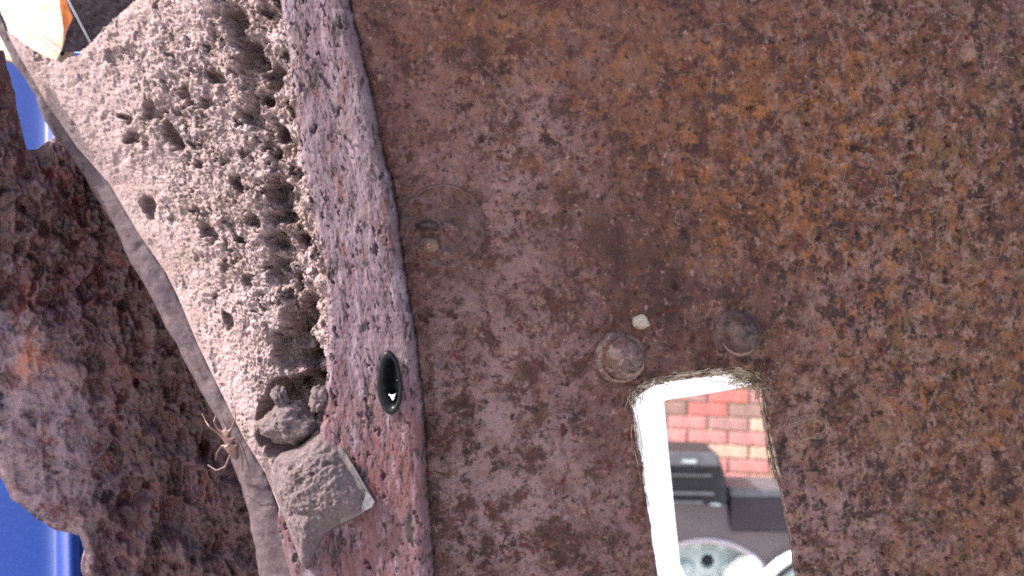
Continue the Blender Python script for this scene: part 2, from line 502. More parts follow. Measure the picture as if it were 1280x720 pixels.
mauve = np.clip(1.1 * np.exp(-((PX - 640) / 170) ** 2 - ((PY - 600) / 260) ** 2) + 0.8 * np.exp(-((PX - 650) / 90) ** 2 - ((PY - 190) / 130) ** 2) + 0.9 * np.exp(-((PX - 1060) / 110) ** 2 - ((PY - 640) / 140) ** 2) + 0.5 * np.exp(-((PX - 1080) / 110) ** 2 - ((PY - 380) / 60) ** 2), 0, 1)
V = PLATE.at(PXs, PYs, h * 0.001)
plate = link('rusted_plate', solid_mesh('rusted_plate', V, PLATE.n, 0.002, {'orange': orange, 'mauve': mauve, 'coarse': np.clip(0.30 + 0.75 * coarse, 0, 1), 'olive': sstep(1050, 1230, PX + 0.15 * PY), 'band': np.clip(1.0 * np.exp(-((PX - 850) / 130) ** 2 - ((PY - 385) / 75) ** 2) + 0.75 * np.exp(-((PX - 780) / 90) ** 2 - ((PY - 290) / 70) ** 2) + 0.6 * np.exp(-((PX - 770) / 60) ** 2 - ((PY - 600) / 130) ** 2) + 0.7 * np.exp(-((PX - 575) / 45) ** 2 - ((PY - 325) / 30) ** 2), 0, 1)}, keep), M['plate'])
tag(plate, 'large flat plate of mottled brown rust pierced by a rectangular slot', 'metal plate')

# white lining of the slot: flares from the back of the plate to the outer skin
far = np.array([(858, 722), (850, 705), (843, 640), (838, 590), (833, 540), (830, 505), (830, 501), (834, 499.4), (850, 497), (870, 494), (895, 490), (920, 485.5),
       (960, 477), (1010, 472), (1030, 490), (1040, 520), (1048, 560), (1054, 605), (1058, 650), (1062, 720), (1066, 800), (1066, 850), (1040, 870), (900, 880), (872, 850)])
n = 260
def closed(poly, n):
    p = np.vstack([poly, poly[:1]])
    return p, n
ns = np.array(SLOT, float)
tt = np.linspace(0, len(ns), n, endpoint=False)
def samp(p, t):
    i = np.floor(t).astype(int) % len(p); f = (t - np.floor(t))[:, None]
    return p[i] * (1 - f) + p[(i + 1) % len(p)] * f
a = samp(ns, tt); b = samp(far, tt)
rows = []
for s, off, dd in [(0, -0.002, 0), (0.15, -0.0024, 0.002), (0.6, 0, 0.013), (1.0, 0, 0.024), (1.012, 0, 0.025), (0.9, 0, 0.030)]:
    q = a * (1 - s) + b * s
    base = PLATE.depth(q[:, 0], q[:, 1]) + dd
    rows.append(P(q[:, 0], q[:, 1], base))
LV = np.array(rows)[::-1]
lining = link('slot_lining', grid_mesh('slot_lining', LV, True, None, None, True), M['white'], plate)

# dome rivets
def lathe_on(name, plane, cx, cy, prof, mat, parent, segs=48, wob=0.05, seed=0, tilt=(0, 0), relief=0.0):
    """prof: (radius px, height mm) from the outside in"""
    th = np.arange(segs) / segs * 2 * math.pi
    pr = np.array(prof, float)
    # resample the profile smoothly
    pr = curve_pts(pr, max(24, len(pr) * 5))
    r = np.maximum(pr[:, 0], 0.05)
    w = 1 + wob * fbm(np.cos(th) * 1.7 + 5 + seed, np.sin(th) * 1.7, 3, seed)
    px = cx + r[:, None] * w[None] * np.cos(th); py = cy + r[:, None] * w[None] * np.sin(th)
    hh = pr[:, 1][:, None] + relief * fbm(px * MM / 2.5, py * MM / 2.5, 4, seed + 3) + tilt[0] * (px - cx) * MM + tilt[1] * (py - cy) * MM
    V = plane.at(px, py, hh * 0.001)
    return link(name, grid_mesh(name, V, True, None, None, True), mat, parent)
r1 = lathe_on('rivet', PLATE, 774, 447, [(33, -1.2), (32.5, 0.3), (30, 1.6), (26, 2.6), (25, 4.6), (19, 7.4), (12, 9.2), (5, 10.0), (0, 10.1)], M['rivet'], plate, seed=3, relief=0.7)
tag(r1, 'grey domed rivet head with a pale arc of painted light along its lower side')
r2 = lathe_on('rivet', PLATE, 921, 417, [(34, -1.2), (31, 0.2), (28, 0.9), (25, 1.8), (22, 3.8), (17, 6.6), (10, 8.4), (4, 9.0), (0, 9.1)], M['rivet_dark'], plate, seed=8, relief=0.9)
tag(r2, 'darker rivet head above the right corner of the slot')
def pale_arc(name, cx, cy, r, a0, a1, hgt, wid, parent, seed):
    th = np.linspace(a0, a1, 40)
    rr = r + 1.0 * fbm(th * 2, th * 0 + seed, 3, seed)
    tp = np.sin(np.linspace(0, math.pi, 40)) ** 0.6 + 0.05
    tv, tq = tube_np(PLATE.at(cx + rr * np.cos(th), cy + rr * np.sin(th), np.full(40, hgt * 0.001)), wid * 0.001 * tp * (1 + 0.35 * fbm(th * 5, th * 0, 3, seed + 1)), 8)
    return link(name, mesh_np(name, tv, tq), M['nub_lit_arc'], parent)
pale_arc('painted_light_arc', 776, 447, 17, 0.15, 2.6, 8.0, 0.7, r1, 3)  # pale tubes painting the light caught on the rivets' lower sides
pale_arc('painted_light_arc', 774, 447, 28, 0.4, 2.7, 2.2, 0.5, r1, 5)
pale_arc('painted_light_arc', 921, 417, 24, 0.5, 2.7, 2.4, 0.8, r2, 8)
# welded round boss next to the flange
boss = lathe_on('weld_boss', PLATE, 553, 283, [(60, -1.0), (56, -0.5), (52, 0.35), (49, 0.6), (45, 0.25), (34, 0.2), (22, 0.6), (10, 1.3), (0, 1.6)], M['boss'], plate, segs=120, wob=0.05, seed=12, relief=0.9)
tag(boss, 'shallow round weld ring beside the flange with two small nubs')
def nub(cx, cy, rx, ry, ht, mat, parent, name, plane=PLATE, seed=1, amp=0.25, lift=-0.0005, flat=2.2):
    th = np.linspace(0, 2 * math.pi, 40, endpoint=False)
    w = 1 + 0.18 * fbm(np.cos(th) * 1.3 + seed * 3.7, np.sin(th) * 1.3, 3, seed)
    ol = np.stack([cx + rx * w * np.cos(th), cy + ry * w * np.sin(th)], 1)
    return star_patch(name, ol, (cx, cy), plane, ht, 26, 60, lambda x, y: amp * 0.001 * fbm(x * MM / 1.8, y * MM / 1.8, 4, seed), mat, parent, lift=lift, flat=flat)
nub(536, 306, 13, 11, 0.0062, M['nub_lit_arc'], boss, 'weld_nub', seed=4, amp=0.9)
nub(562, 285, 14, 11, 0.0050, M['rivet'], boss, 'weld_nub', seed=6, amp=0.8)
nub(534, 282, 17, 7, 0.0042, M['rivet_dark'], boss, 'weld_nub', seed=9)
ring = pale_arc('ring_crust', 553, 283, 51, math.pi + 0.5, 2 * math.pi - 0.45, 0.6, 0.3, boss, 15)
ring.data.materials[0] = M['rivet']
# pale pebble stuck to the plate and a rust flake beside it
tag(nub(801, 402.5, 10.5, 10, 0.0032, M['pebble'], None, 'pebble', seed=14, amp=0.3, flat=4), 'small pale round pebble stuck to the rust above the grey domed rivet', 'pebble')

# ------------------------------------------------------------------ flange
ys = np.concatenate([np.arange(-400, -20, 10), np.arange(-20, 740, 1.3), np.arange(740, 1100, 10)])
ncol = 150
ss = np.linspace(0, 1, ncol)
lft = fl_l(ys) - 4
lft = np.where(ys < 560, fl_l(ys) + 2.2 * fbm(ys / 9, ys * 0 + 2.2, 4, 41) - 1.0, fl_l(ys) - 3)
rgt = fl_r(ys) + 1.6 * fbm(ys / 11, ys * 0 + 7.7, 4, 44)
PX = lft[:, None] + (rgt - lft)[:, None] * ss[None]
PY = np.broadcast_to(ys[:, None], PX.shape)
# strip-aligned coordinates so that the pits run along the flange
ua = (PX - fl_r(PY)) * MM; va = PY * MM
wv = 0.35 * fbm(ua / 4, va / 6, 3, 51) + 0.22 * fbm(ua / 0.8, va / 1.6, 3, 57)
h = 0.5 * fbm(ua / 14, va / 40, 3, 52) + 0.18 * fbm(ua / 2.2, va / 6, 4, 53)
h -= 1.6 * pits(ua / 3.4 + wv, va / 9.0, 0.42, 0.06, 0.30, 54, 0.5)
h -= 1.3 * pits(ua / 1.8 + 1.4 * wv, va / 5.6 + wv, 0.32, 0.08, 0.34, 60, 0.5)
h -= 0.6 * pits(ua / 0.9 + 1.6 * wv, va / 2.8 + wv, 0.30, 0.15, 0.45, 66, 0.4)
h -= 0.16 * billow(ua / 0.8, va / 1.8, 4, 70, 0.65)
# rolled right edge and soft left edge
e = (1 - ss)[None] * (rgt - lft)[:, None] * MM      # mm from the right edge
h = h * sstep(0, 1.2, e) * 1.0
h -= 2.4 * (1 - np.sqrt(np.clip(1 - (1 - np.clip(e / 4.0, 0, 1)) ** 2, 0, 1)))
el = ss[None] * (rgt - lft)[:, None] * MM
h -= np.where(PY < 560, 1.6, 0.2) * (1 - sstep(0, 2.2, el))
low = sstep(330, 640, PY + 0.4 * (PX - 450))
V = FLANGE.at(PX, PY, h * 0.001)
hk = ((PX - 487) / 13.5) ** 2 + ((PY - 478) / 37) ** 2 > 1
flange = link('steel_flange', solid_mesh('steel_flange', V, FLANGE.n, 0.003, {'low': low}, hk[:-1, :-1]), M['flange'])
tag(flange, 'upright strip of pitted grey pink steel between the caked dirt and the brown plate', 'metal flange')

# oval black grommet with a hollow
GX, GY = 487, 478
def oval(rx, ry, hgt, nseg=64, dx=0, dy=0, rot=0.05):
    th = np.arange(nseg) / nseg * 2 * math.pi
    x = rx * np.cos(th) * (1 - 0.10 * np.sin(th) * -1); y = ry * np.sin(th)
    return FLANGE.at(GX + dx + x * math.cos(rot) + y * math.sin(rot) * 1, GY + dy - x * math.sin(rot) + y, np.full(nseg, hgt * 0.001))
rows = [oval(16, 40.5, -1.0), oval(15.8, 40, 0.2), oval(14.6, 38.5, 1.0), oval(12.4, 35.5, 1.25, dx=0.6), oval(10.3, 32, 0.8, dx=1.6, dy=-1), oval(8.4, 27.5, -0.6, dx=2.6, dy=-1), oval(7.2, 24, -2.6, dx=3.4, dy=-1), oval(5.6, 20, -4.4, dx=3.6), oval(2.5, 9, -5.0, dx=3.6), oval(0.2, 0.5, -5.1, dx=3.6)]
gro = link('grommet', grid_mesh('grommet', np.array(rows), True, None, None, True), M['rubber'])
tag(gro, 'glossy black upright oval grommet set in the pitted flange', 'grommet')
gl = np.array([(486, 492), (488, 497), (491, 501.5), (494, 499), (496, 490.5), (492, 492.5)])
star_patch('painted_glint', jag(gl, 60, 0.2, 2), (491, 496), FLANGE, 0.0006, 6, 30, None, M['glint'], gro, lift=0.0004, skirt=0.003)  # highlight in the hollow, put in as a bright metal patch

# ------------------------------------------------------------------ caked dirt in the channel
lip_in = pl([(-200, -60), (0, -8), (40, 10), (85, 36), (130, 62), (185, 100), (230, 140), (290, 175), (340, 210), (370, 225), (430, 250), (500, 284), (550, 309), (590, 334), (630, 350), (720, 378), (900, 430)])
lip_out = pl([(-200, -95), (0, -30), (30, -8), (75, 14), (100, 32), (120, 45), (150, 54), (168, 65), (182, 76), (225, 108), (270, 134), (330, 165), (385, 195), (430, 220), (490, 250), (530, 275), (590, 295), (640, 310), (720, 325), (900, 360)])
def lip_depth(py): return np.interp(py, [-200, 0, 200, 400, 600, 720, 900], [0.412, 0.408, 0.398, 0.384, 0.368, 0.360, 0.350])
dr = pl([(-200, 330), (0, 356), (50, 364), (100, 368), (160, 376), (230, 386), (290, 401), (340, 411), (400, 414), (560, 416), (600, 400), (660, 380), (730, 372)])
ys = np.concatenate([np.arange(-200, -10, 6), np.arange(-10, 735, 1.15)])
ncol = 330
ss = np.linspace(0, 1, ncol)
A = lip_in(ys) - 3; B = dr(ys)
PX = A[:, None] + (B - A)[:, None] * ss[None]
PY = np.broadcast_to(ys[:, None], PX.shape).copy()
S = np.broadcast_to(ss[None], PX.shape)
d0 = lip_depth(ys)[:, None]; d1 = FLANGE.depth(B, ys)[:, None] + 0.002
D = d0 * (1 - S) + d1 * S
u = PX * MM; v = PY * MM
c, s_ = math.cos(math.radians(58)), math.sin(math.radians(58))
al = u * c + v * s_; ac = -u * s_ + v * c            # along / across the down-right grain
wx = 0.8 * fbm(u / 5, v / 5, 3, 81); wy = 0.8 * fbm(u / 5, v / 5, 3, 85)
rough = sstep(0.12, 0.55, S + 0.12 * fbm(u / 12, v / 12, 3, 88)) * sstep(20, 120, PY + 0.5 * PX - 60)
rough = 0.25 + 0.75 * rough
wx2 = 1.3 * fbm(u / 2.6, v / 2.6, 4, 181, 0.6); wy2 = 1.3 * fbm(u / 2.6, v / 2.6, 4, 187, 0.6)
h = 2.0 * fbm(u / 26, v / 26, 3, 90) * S
h -= rough * 4.6 * pits((al + wx * 2 + wx2) / 10.0, (ac + wy * 2 + wy2) / 5.0, 0.40, 0.15, 0.50, 91, 0.6)
h -= rough * 2.3 * pits((al + wx * 2 + wx2) / 4.8, (ac + wy * 2 + wy2) / 2.5, 0.42, 0.16, 0.55, 97, 0.5)
h -= rough * 0.9 * pits((al + wx + wx2 * .6) / 2.4, (ac + wy + wy2 * .6) / 1.5, 0.45, 0.2, 0.6, 103, 0.4)
h += rough * 1.3 * (billow((al + wx2) / 5.0, (ac + wy2) / 2.4, 5, 110, 0.6) - 0.4)
h += (0.14 + 0.20 * rough) * fbm(u / 0.9, v / 0.9, 3, 118, 0.7)
h += 1.5 * rough * fbm((al + wx2) / 7.0, (ac + wy2) / 3.4, 4, 171, 0.55)
tc_ = np.interp(PY, [0, 60, 100, 200, 300, 400, 480], [296, 318, 335, 350, 362, 378, 374]) + 10 * fbm(u / 8, v / 8, 3, 174)
tw = np.interp(PY, [0, 200, 400, 480], [34, 32, 24, 30]) * (1 + 0.5 * fbm(u / 7, v / 7, 3, 176))
h -= 5.5 * np.clip(0.75 + 0.6 * fbm((al + wx2) / 6, (ac + wy2) / 4, 3, 178), 0.1, 1.5) * (1 - sstep(0.35, 1.05, np.abs(PX - tc_) / tw)) * (1 - sstep(480, 520, PY))
h += 0.35 * fbm(al / 4.0, ac / 1.8, 4, 119, 0.6)
# named gouges: centre, half length, half width, angle, depth mm
GOUGE = [(190, 140, 14, 9, 50, 4), (212, 165, 24, 9, 60, 6), (222, 182, 14, 8, 60, 4), (260, 290, 17, 10, 60, 5.5), (186, 258, 18, 8, 75, 4.5), (158, 148, 11, 5, 25, 3.5), (165, 172, 9, 8, 40, 3.5),
         (290, 22, 26, 14, 75, 6), (312, 66, 30, 16, 60, 7), (342, 95, 20, 15, 80, 6), (335, 14, 16, 9, 30, 3.5), (268, 95, 14, 11, 50, 4.5), (255, 128, 11, 10, 40, 4), (312, 145, 18, 13, 60, 5), (350, 170, 15, 11, 80, 5), (330, 122, 14, 10, 30, 4),
         (348, 242, 26, 16, 80, 6), (350, 272, 20, 9, 0, 5), (298, 232, 14, 8, 60, 4.5), (345, 302, 16, 13, 60, 5), (347, 340, 24, 16, 75, 6), (376, 300, 13, 10, 60, 5), (318, 276, 10, 9, 40, 4), (285, 400, 13, 6, 70, 4), (310, 352, 14, 8, 60, 4), (240, 180, 7, 4, 60, 3), (247, 203, 10, 5, 60, 3), (300, 300, 10, 6, 60, 3.5),
         (375, 140, 10, 18, 90, 4), (365, 70, 10, 14, 90, 4), (380, 395, 30, 15, 100, 6), (366, 436, 34, 30, 80, 9), (388, 462, 30, 22, 80, 8), (372, 410, 26, 12, 60, 4)]
for (cx, cy, la, lb, an, dp) in GOUGE:
    t = math.radians(an)
    dx = PX - cx + wx * 5 + wx2 * 1.5; dy = PY - cy + wy * 5 + wy2 * 1.5
    q = np.sqrt(((dx * math.cos(t) + dy * math.sin(t)) / la) ** 2 + ((-dx * math.sin(t) + dy * math.cos(t)) / lb) ** 2)
    h -= (1.25 + 0.5 * sstep(0.5, 0.9, S)) * dp * (1 - sstep(0.5, 1.1, q))
# deep hollow round the mud lump
q = np.sqrt(((PX - 370) / 52) ** 2 + ((PY - 528) / 62) ** 2 + 0.0 * PX) + 0.08 * fbm(u / 6, v / 6, 3, 130)
h -= 26 * (1 - sstep(0.78, 1.0, q))
h *= sstep(0, 0.035, S) * 0.93 + 0.07
Vb = P(PX, PY, D)
nd = np.cross(Vb[-1, 0] - Vb[0, 0], Vb[200, -1] - Vb[200, 0]); nd /= np.linalg.norm(nd)
if nd[1] > 0: nd = -nd
nd = 0.4 * nd + np.array([0.1, -0.6, 0.0]); nd /= np.linalg.norm(nd)
# torn top edge along the opening at the top left
hole_edge = pl([(-40, 30), (6, 38), (25, 52), (50, 69), (75, 77), (95, 69), (112, 54), (125, 36), (148, 16), (170, -4), (200, -40)])
keepv = PY > hole_edge(PX) + 2.5 * fbm(u / 3, v / 3, 3, 140) - 1
# roll the border of the opening back
edge = np.clip((PY - hole_edge(PX)) * MM, 0, 99)
h -= 0.7 * (1 - sstep(0, 3.0, edge))
V = Vb + nd * (h * 0.001)[..., None]
V[..., 0] += 0.00055 * S * fbm(u / 1.6 + h / 2, v / 1.6, 3, 191); V[..., 2] += 0.00055 * S * fbm(u / 1.6, v / 1.6 + h / 2, 3, 195)
keep = keepv[:-1, :-1] & keepv[1:, :-1] & keepv[:-1, 1:] & keepv[1:, 1:]
dirt = link('caked_dirt', grid_mesh('caked_dirt', V, True, None, keep), M['dirt'])
tag(dirt, 'thick pale crumbly dirt caked in the channel, full of pits, lit by the sun', 'dirt', kind='stuff')

# ------------------------------------------------------------------ curved lip
ys = np.concatenate([np.arange(-200, -20, 8), np.arange(-20, 740, 2.0), np.arange(740, 900, 8)])
n_in = 3.0 * fbm(ys / 12, ys * 0 + 1.5, 4, 151)
inn = lip_in(ys) + 0.55 * n_in; out = lip_out(ys) + 2.0 * fbm(ys / 30, ys * 0 + 8.5, 3, 152)
dep = lip_depth(ys)
cols = []
prof = [(1.10, 0.010), (1.0, 0.0012), (0.985, -0.0004), (0.93, -0.0011), (0.85, -0.0013), (0.75, -0.0012), (0.65, -0.0010), (0.55, -0.0009), (0.45, -0.0008), (0.35, -0.0006), (0.25, -0.0003), (0.15, 0.0003), (0.06, 0.0016), (0.0, 0.0045), (0.02, 0.009), (0.2, 0.014), (0.5, 0.017)]
for s, dd in prof:
    px = out + (inn - out) * s
    wob = 0.0005 * fbm(px * MM / 6, ys * MM / 8, 5, 160, 0.6) + 0.0006 * pits(px * MM / 5, ys * MM / 6, 0.3, 0.1, 0.4, 164)
    cols.append(P(px, ys, dep + 0.0025 + dd + wob))
LV = np.stack(cols[::-1], 1)
lip = link('curved_lip', grid_mesh('curved_lip', LV, True), M['lip'])
tag(lip, 'dusty grey curved metal lip running diagonally along the edge of the caked dirt', 'metal edge')

# ------------------------------------------------------------------ corroded panel at the lower left
OUT = np.array([(-60, 62), (-30, 56), (4, 62), (10, 90), (20, 122), (28, 160), (34, 188), (46, 187), (66, 172), (90, 168), (150, 230), (260, 400), (330, 560), (370, 720), (420, 900), (120, 900), (106, 800), (103, 720), (106, 692),
                (101, 670), (84, 668), (66, 662), (45, 650), (30, 637), (14, 628), (6, 608), (0, 590), (-20, 560), (-60, 545), (-70, 300)], float)
outl = jag(OUT, 700, 3.0, 77, 40.0)
xs = np.arange(-160, 425, 1.7); ys = np.arange(25, 905, 1.7)
PX, PY = np.meshgrid(xs, ys); sh = PX.shape
parts = [near_poly(PX.ravel()[i:i + 8000], PY.ravel()[i:i + 8000], outl) for i in range(0, PX.size, 8000)]
near = np.concatenate([p[0] for p in parts]); dist = np.concatenate([p[1] for p in parts]).reshape(sh); insd = np.concatenate([p[2] for p in parts]).reshape(sh)
cin = (insd[:-1, :-1].astype(int) + insd[1:, :-1] + insd[:-1, 1:] + insd[1:, 1:]) >= 2
va_ = np.zeros(sh, bool); vb_ = np.zeros(sh, bool)
for m_, t in ((va_, cin), (vb_, ~cin)):
    m_[:-1, :-1] |= t; m_[1:, :-1] |= t; m_[:-1, 1:] |= t; m_[1:, 1:] |= t
bd = (va_ & vb_).ravel()
fx = PX.ravel().copy(); fy = PY.ravel().copy()
fx[bd] = near[bd, 0]; fy[bd] = near[bd, 1]
PXs = fx.reshape(sh); PYs = fy.reshape(sh)
u = PX * MM; v = PY * MM
wu = 1.2 * fbm(u / 7, v / 7, 3, 201); wv = 1.2 * fbm(u / 7, v / 7, 3, 205)
h = 3.2 * fbm(u / 28, v / 40, 3, 210) + 1.2 * fbm(u / 9, v / 12, 4, 211)
f1, f2, cid = cells((u + wu) / 6.5, (v + wv) / 9.5, 213)
h += 3.0 * (cid - 0.5) * sstep(0, 0.3, f2 - f1)
f1, f2, cid = cells((u + wu) / 2.6, (v + wv) / 4.2, 219)
h += 1.0 * (cid - 0.5) * sstep(0, 0.3, f2 - f1)
h -= 2.0 * pits((u + wu) / 7, (v + wv) / 9, 0.35, 0.2, 0.5, 225, 0.3)
h -= 0.8 * pits((u + wu) / 2.4, (v + wv) / 3.4, 0.4, 0.2, 0.5, 231, 0.3)
h += 0.35 * fbm(u / 1.4, v / 1.4, 3, 240)
lw0 = sstep(380, 500, PY - 0.55 * (PX - 60)) * (1 - sstep(70, 150, PX))
h = (2.1 - 1.0 * lw0) * h * (0.12 + 0.88 * sstep(0, 6.0, dist * MM)) - 1.5 * (1 - sstep(0, 4.0, dist * MM)) ** 2
up_and_shade = np.maximum(1 - sstep(300, 520, PY + 0.3 * PX), 0.9 * sstep(60, 200, PX - 0.12 * (PY - 400) + 30 * fbm(u / 16, v / 16, 3, 246))); lw = sstep(380, 480, PY - 0.55 * (PX - 60) + 30 * fbm(u / 20, v / 20, 3, 245)) * (1 - 0.85 * sstep(70, 150, PX + 30 * fbm(u / 10, v / 10, 4, 247)))  # first mask also paints the shade of the deeper right half
V = LEFT.at(PXs, PYs, h * 0.001)
left = link('corroded_panel', solid_mesh('corroded_panel', V, LEFT.n, 0.003, {'upper': up_and_shade, 'low': lw, 'stain': np.exp(-((PX - 42) / 26) ** 2 - ((PY - 455) / 22) ** 2)}, cin), M['left'])
tag(left, 'dark flaking rusted panel with a rounded broken lower corner, behind the curved lip', 'metal panel')

# ------------------------------------------------------------------ blue bodywork seen past the rust
xs = np.linspace(-420, 190, 220); ys = np.linspace(66, 1000, 120)
PX, PY = np.meshgrid(xs, ys)
base = 0.495 + 0.00004 * (PX - 60) + 0.00018 * (720 - PY)
q = (PX - 88 - (PY - 690) * 0.02) / 17.0
base = base - 0.0045 * np.sqrt(np.clip(1 - q ** 2, 0, 1)) - 0.003 * np.exp(-q ** 2)
V = P(PX, PY, base)
blue = link('blue_body_panel', solid_mesh('blue_body_panel', V, (0, -1, 0), 0.002), M['blue'])
tag(blue, 'glossy blue painted car bodywork showing past the corroded panel', 'car bodywork')

# ------------------------------------------------------------------ things in the opening at the top left
M['cream'] = mat_layers('cream_plastic', (0.29, 0.235, 0.20), [(k(12), 3, 0.6, None, 0.45, 0.72, (0.285, 0.20, 0.145), None)], 0.85, (), 0.1)
M['orange'] = mat_layers('orange_plastic', (0.27, 0.085, 0.02), [(k(8), 3, 0.6, None, 0.5, 0.68, (0.20, 0.05, 0.012), None)], 0.8, (), 0.1)
M['darkrust'] = mat_layers('dark_bracket', (0.10, 0.066, 0.07), [(k(4), 5, 0.7, None, 0.45, 0.62, (0.05, 0.028, 0.028), None), (k(3), 5, .7, None, .52, .68, (0.17, 0.12, 0.125), None)], 0.8, [(k(2), 4, 0.4, 0.0005, None)])
M['edge'] = mat_layers('bright_edge_metal', (0.62, 0.56, 0.56), [], 0.5)  # even pale colour for the bracket's thin edge
CR = Plane(50, 30, 0.47, (-0.55, -0.75, 0.30))
def sheet(name, poly, plane, thick, mat, parent=None, n=24, bulge=0.0, relief=0.0003):
    """solid sheet with a star-shaped outline in photo pixels lying in a plane"""
    o = jag(poly, 120, 0.6, len(name))
    c = o.mean(0)
    s = np.array([0.003, 0.3, 0.6, 0.85, 0.97, 1.0])[::-1]
    px = c[0] + s[:, None] * (o[:, 0] - c[0])[None]; py = c[1] + s[:, None] * (o[:, 1] - c[1])[None]
    hh = bulge * (1 - s[:, None] ** 2) + relief * fbm(px * MM / 4, py * MM / 4, 3, 5)
    top = plane.at(px, py, hh)
    bot = plane.at(px, py, hh - thick)[::-1]
    V = np.concatenate([bot, top], 0)
    area = 0.5 * np.sum(o[:, 0] * np.roll(o[:, 1], -1) - np.roll(o[:, 0], -1) * o[:, 1])
    if area < 0: V = V[:, ::-1]
    return link(name, grid_mesh(name, V, True, None, None, True), mat, parent)
cream = sheet('lamp_lens', [(-40, -60), (78, -60), (80, 0), (90, 30), (82, 60), (66, 84), (40, 84), (-10, 70), (-40, 40)], CR, 0.004, M['cream'], None, bulge=0.004)
tag(cream, 'bright cream plastic sheet with an orange edge, glimpsed through the top left opening', 'plastic sheet')
CR2 = Plane(80, 20, 0.452, (-0.2, -0.95, 0.2))
sheet('orange_edge', [(70, -50), (84, -50), (86, 0), (94, 30), (86, 55), (78, 60), (80, 40), (76, 15)], CR2, 0.003, M['orange'], cream)
# ridge across the cream sheet
pth = curve_pts([(-30, -14, 0), (30, 29, 0), (84, 70, 0)], 12)
tv, tq = tube_np(CR.at(pth[:, 0], pth[:, 1], np.full(12, 0.0022)), 0.0011, 8)
link('raised_rib', mesh_np('raised_rib', tv, tq), M['cream'], cream)
BR = Plane(95, 30, 0.430, (0.5, -0.85, -0.2))
br = sheet('bracket', [(82, -40), (150, -60), (190, -50), (170, 2), (148, 20), (126, 40), (112, 57), (100, 65), (78, 64), (84, 40), (92, 22), (84, 2)], BR, 0.003, M['darkrust'], None, relief=0.0008)
tag(br, 'dark shadowed bracket with one thin bright edge inside the top left opening', 'bracket')
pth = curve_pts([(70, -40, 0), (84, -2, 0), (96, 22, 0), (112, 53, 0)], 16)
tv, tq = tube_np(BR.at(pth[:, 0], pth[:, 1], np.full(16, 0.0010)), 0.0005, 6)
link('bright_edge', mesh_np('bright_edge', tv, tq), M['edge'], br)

# ------------------------------------------------------------------ mud lumps in the hollow
def blob(name, px, py, depth, rx, ry, rz, rot, rough, seed, mat):
    """uneven round lump: half axes in millimetres, turned by rot in the picture plane"""
    R_, C_ = 70, 120
    ph = np.linspace(0.01, math.pi - 0.01, R_)[:, None]; th = np.arange(C_)[None] / C_ * 2 * math.pi
    x = np.sin(ph) * np.cos(th); y = np.cos(ph) * np.ones_like(th); z = -np.sin(ph) * np.sin(th)
    def n3(f, o, sd, g=0.5):
        return (fbm(x * f + 3.1, y * f + sd, o, sd, g) + fbm(y * f - 1.7, z * f + sd, o, sd + 20, g) + fbm(z * f + 5.9, x * f - sd, o, sd + 40, g)) / 2.2
    r = 1 + rough * (0.42 * n3(1.1, 3, seed) + 0.10 * n3(3.2, 4, seed + 3, 0.55) + 0.035 * n3(12, 3, seed + 7, 0.7)) - rough * 0.12 * pits(x * 3 + y, z * 3 + y * 1.3, 0.4, 0.15, 0.45, seed + 9)
    a_, b_, c_ = x * r * rx, z * r * ry, y * r * rz
    c0, s0 = math.cos(rot), math.sin(rot)
    V = P(px, py, depth) + 0.001 * np.stack([a_ * c0 - b_ * s0, -c_, a_ * s0 + b_ * c0], -1)
    return link(name, grid_mesh(name, V, True, None, None, True), mat)
ld = FLANGE.depth(360, 530)
lump = blob('mud_lump', 361, 530, ld + 0.008, 8.6, 6.4, 9.0, 0.12, 0.75, 301, M['clump'])
tag(lump, 'stubby knob of grey mud sticking out of the hollow above the grey pad', 'mud lump')
cr = blob('mud_crumb', 351, 497, ld + 0.006, 2.1, 3.2, 3.0, 0.5, 1.5, 331, M['clump'])
tag(cr, 'small grey crumb of mud on top of the stubby mud knob', 'mud crumb')
cr = blob('mud_crumb', 402, 499, ld + 0.002, 3.2, 3.9, 4.0, -0.3, 1.2, 351, M['clump'])
tag(cr, 'rounded crumb of pale mud clinging to the flange edge, right of the mud knob', 'mud crumb')

PAD = Plane(400, 610, FLANGE.depth(400, 610) + 0.0005, (-0.22, -1, 0.06))
pado = [(352, 566), (372, 560), (388, 548), (404, 540), (420, 546), (430, 556), (441, 578), (452, 600), (460, 616), (462, 632), (450, 643), (432, 651), (416, 660), (404, 668), (396, 682), (388, 702), (380, 712), (368, 682), (356, 650), (345, 622), (337, 596), (343, 574)]
def pad_rel(x, y):
    u = x * MM; v = y * MM
    fl = sstep(430, 452, x + 0.2 * (y - 620))
    band = fbm((u * 0.5 + v * 0.86) / 3.0 + 0.4 * fbm(u / 5, v / 5, 2, 405), (u * 0.86 - v * 0.5) / 9, 4, 401)
    hh = 0.5 * band * (1 - 0.85 * fl) + 0.5 * fbm(u / 1.3, v / 1.3, 3, 411) * (1 - 0.7 * fl) - 1.6 * pits(u / 6, v / 5, 0.4, 0.15, 0.45, 415, 0.3) * (1 - fl)
    hh = hh - 2.0 * np.exp(-((x - 346) / 14) ** 2 - ((y - 582) / 26) ** 2) - 1.6 * np.exp(-((x - 390) / 22) ** 2 - ((y - 640) / 5) ** 2)
    return 0.001 * hh
pad = star_patch('mud_pad', jag(pado, 160, 1.0, 9), (398, 612), PAD, 0.0066, 60, 180, pad_rel, M['clump'], None, skirt=0.016, flat=3.0)
tag(pad, 'flat wedge shaped pad of grey dried mud stuck across the lower flange', 'mud pad')
FLP = Plane(448, 618, FLANGE.depth(448, 618) - 0.0016, (-0.10, -1, 0.05))
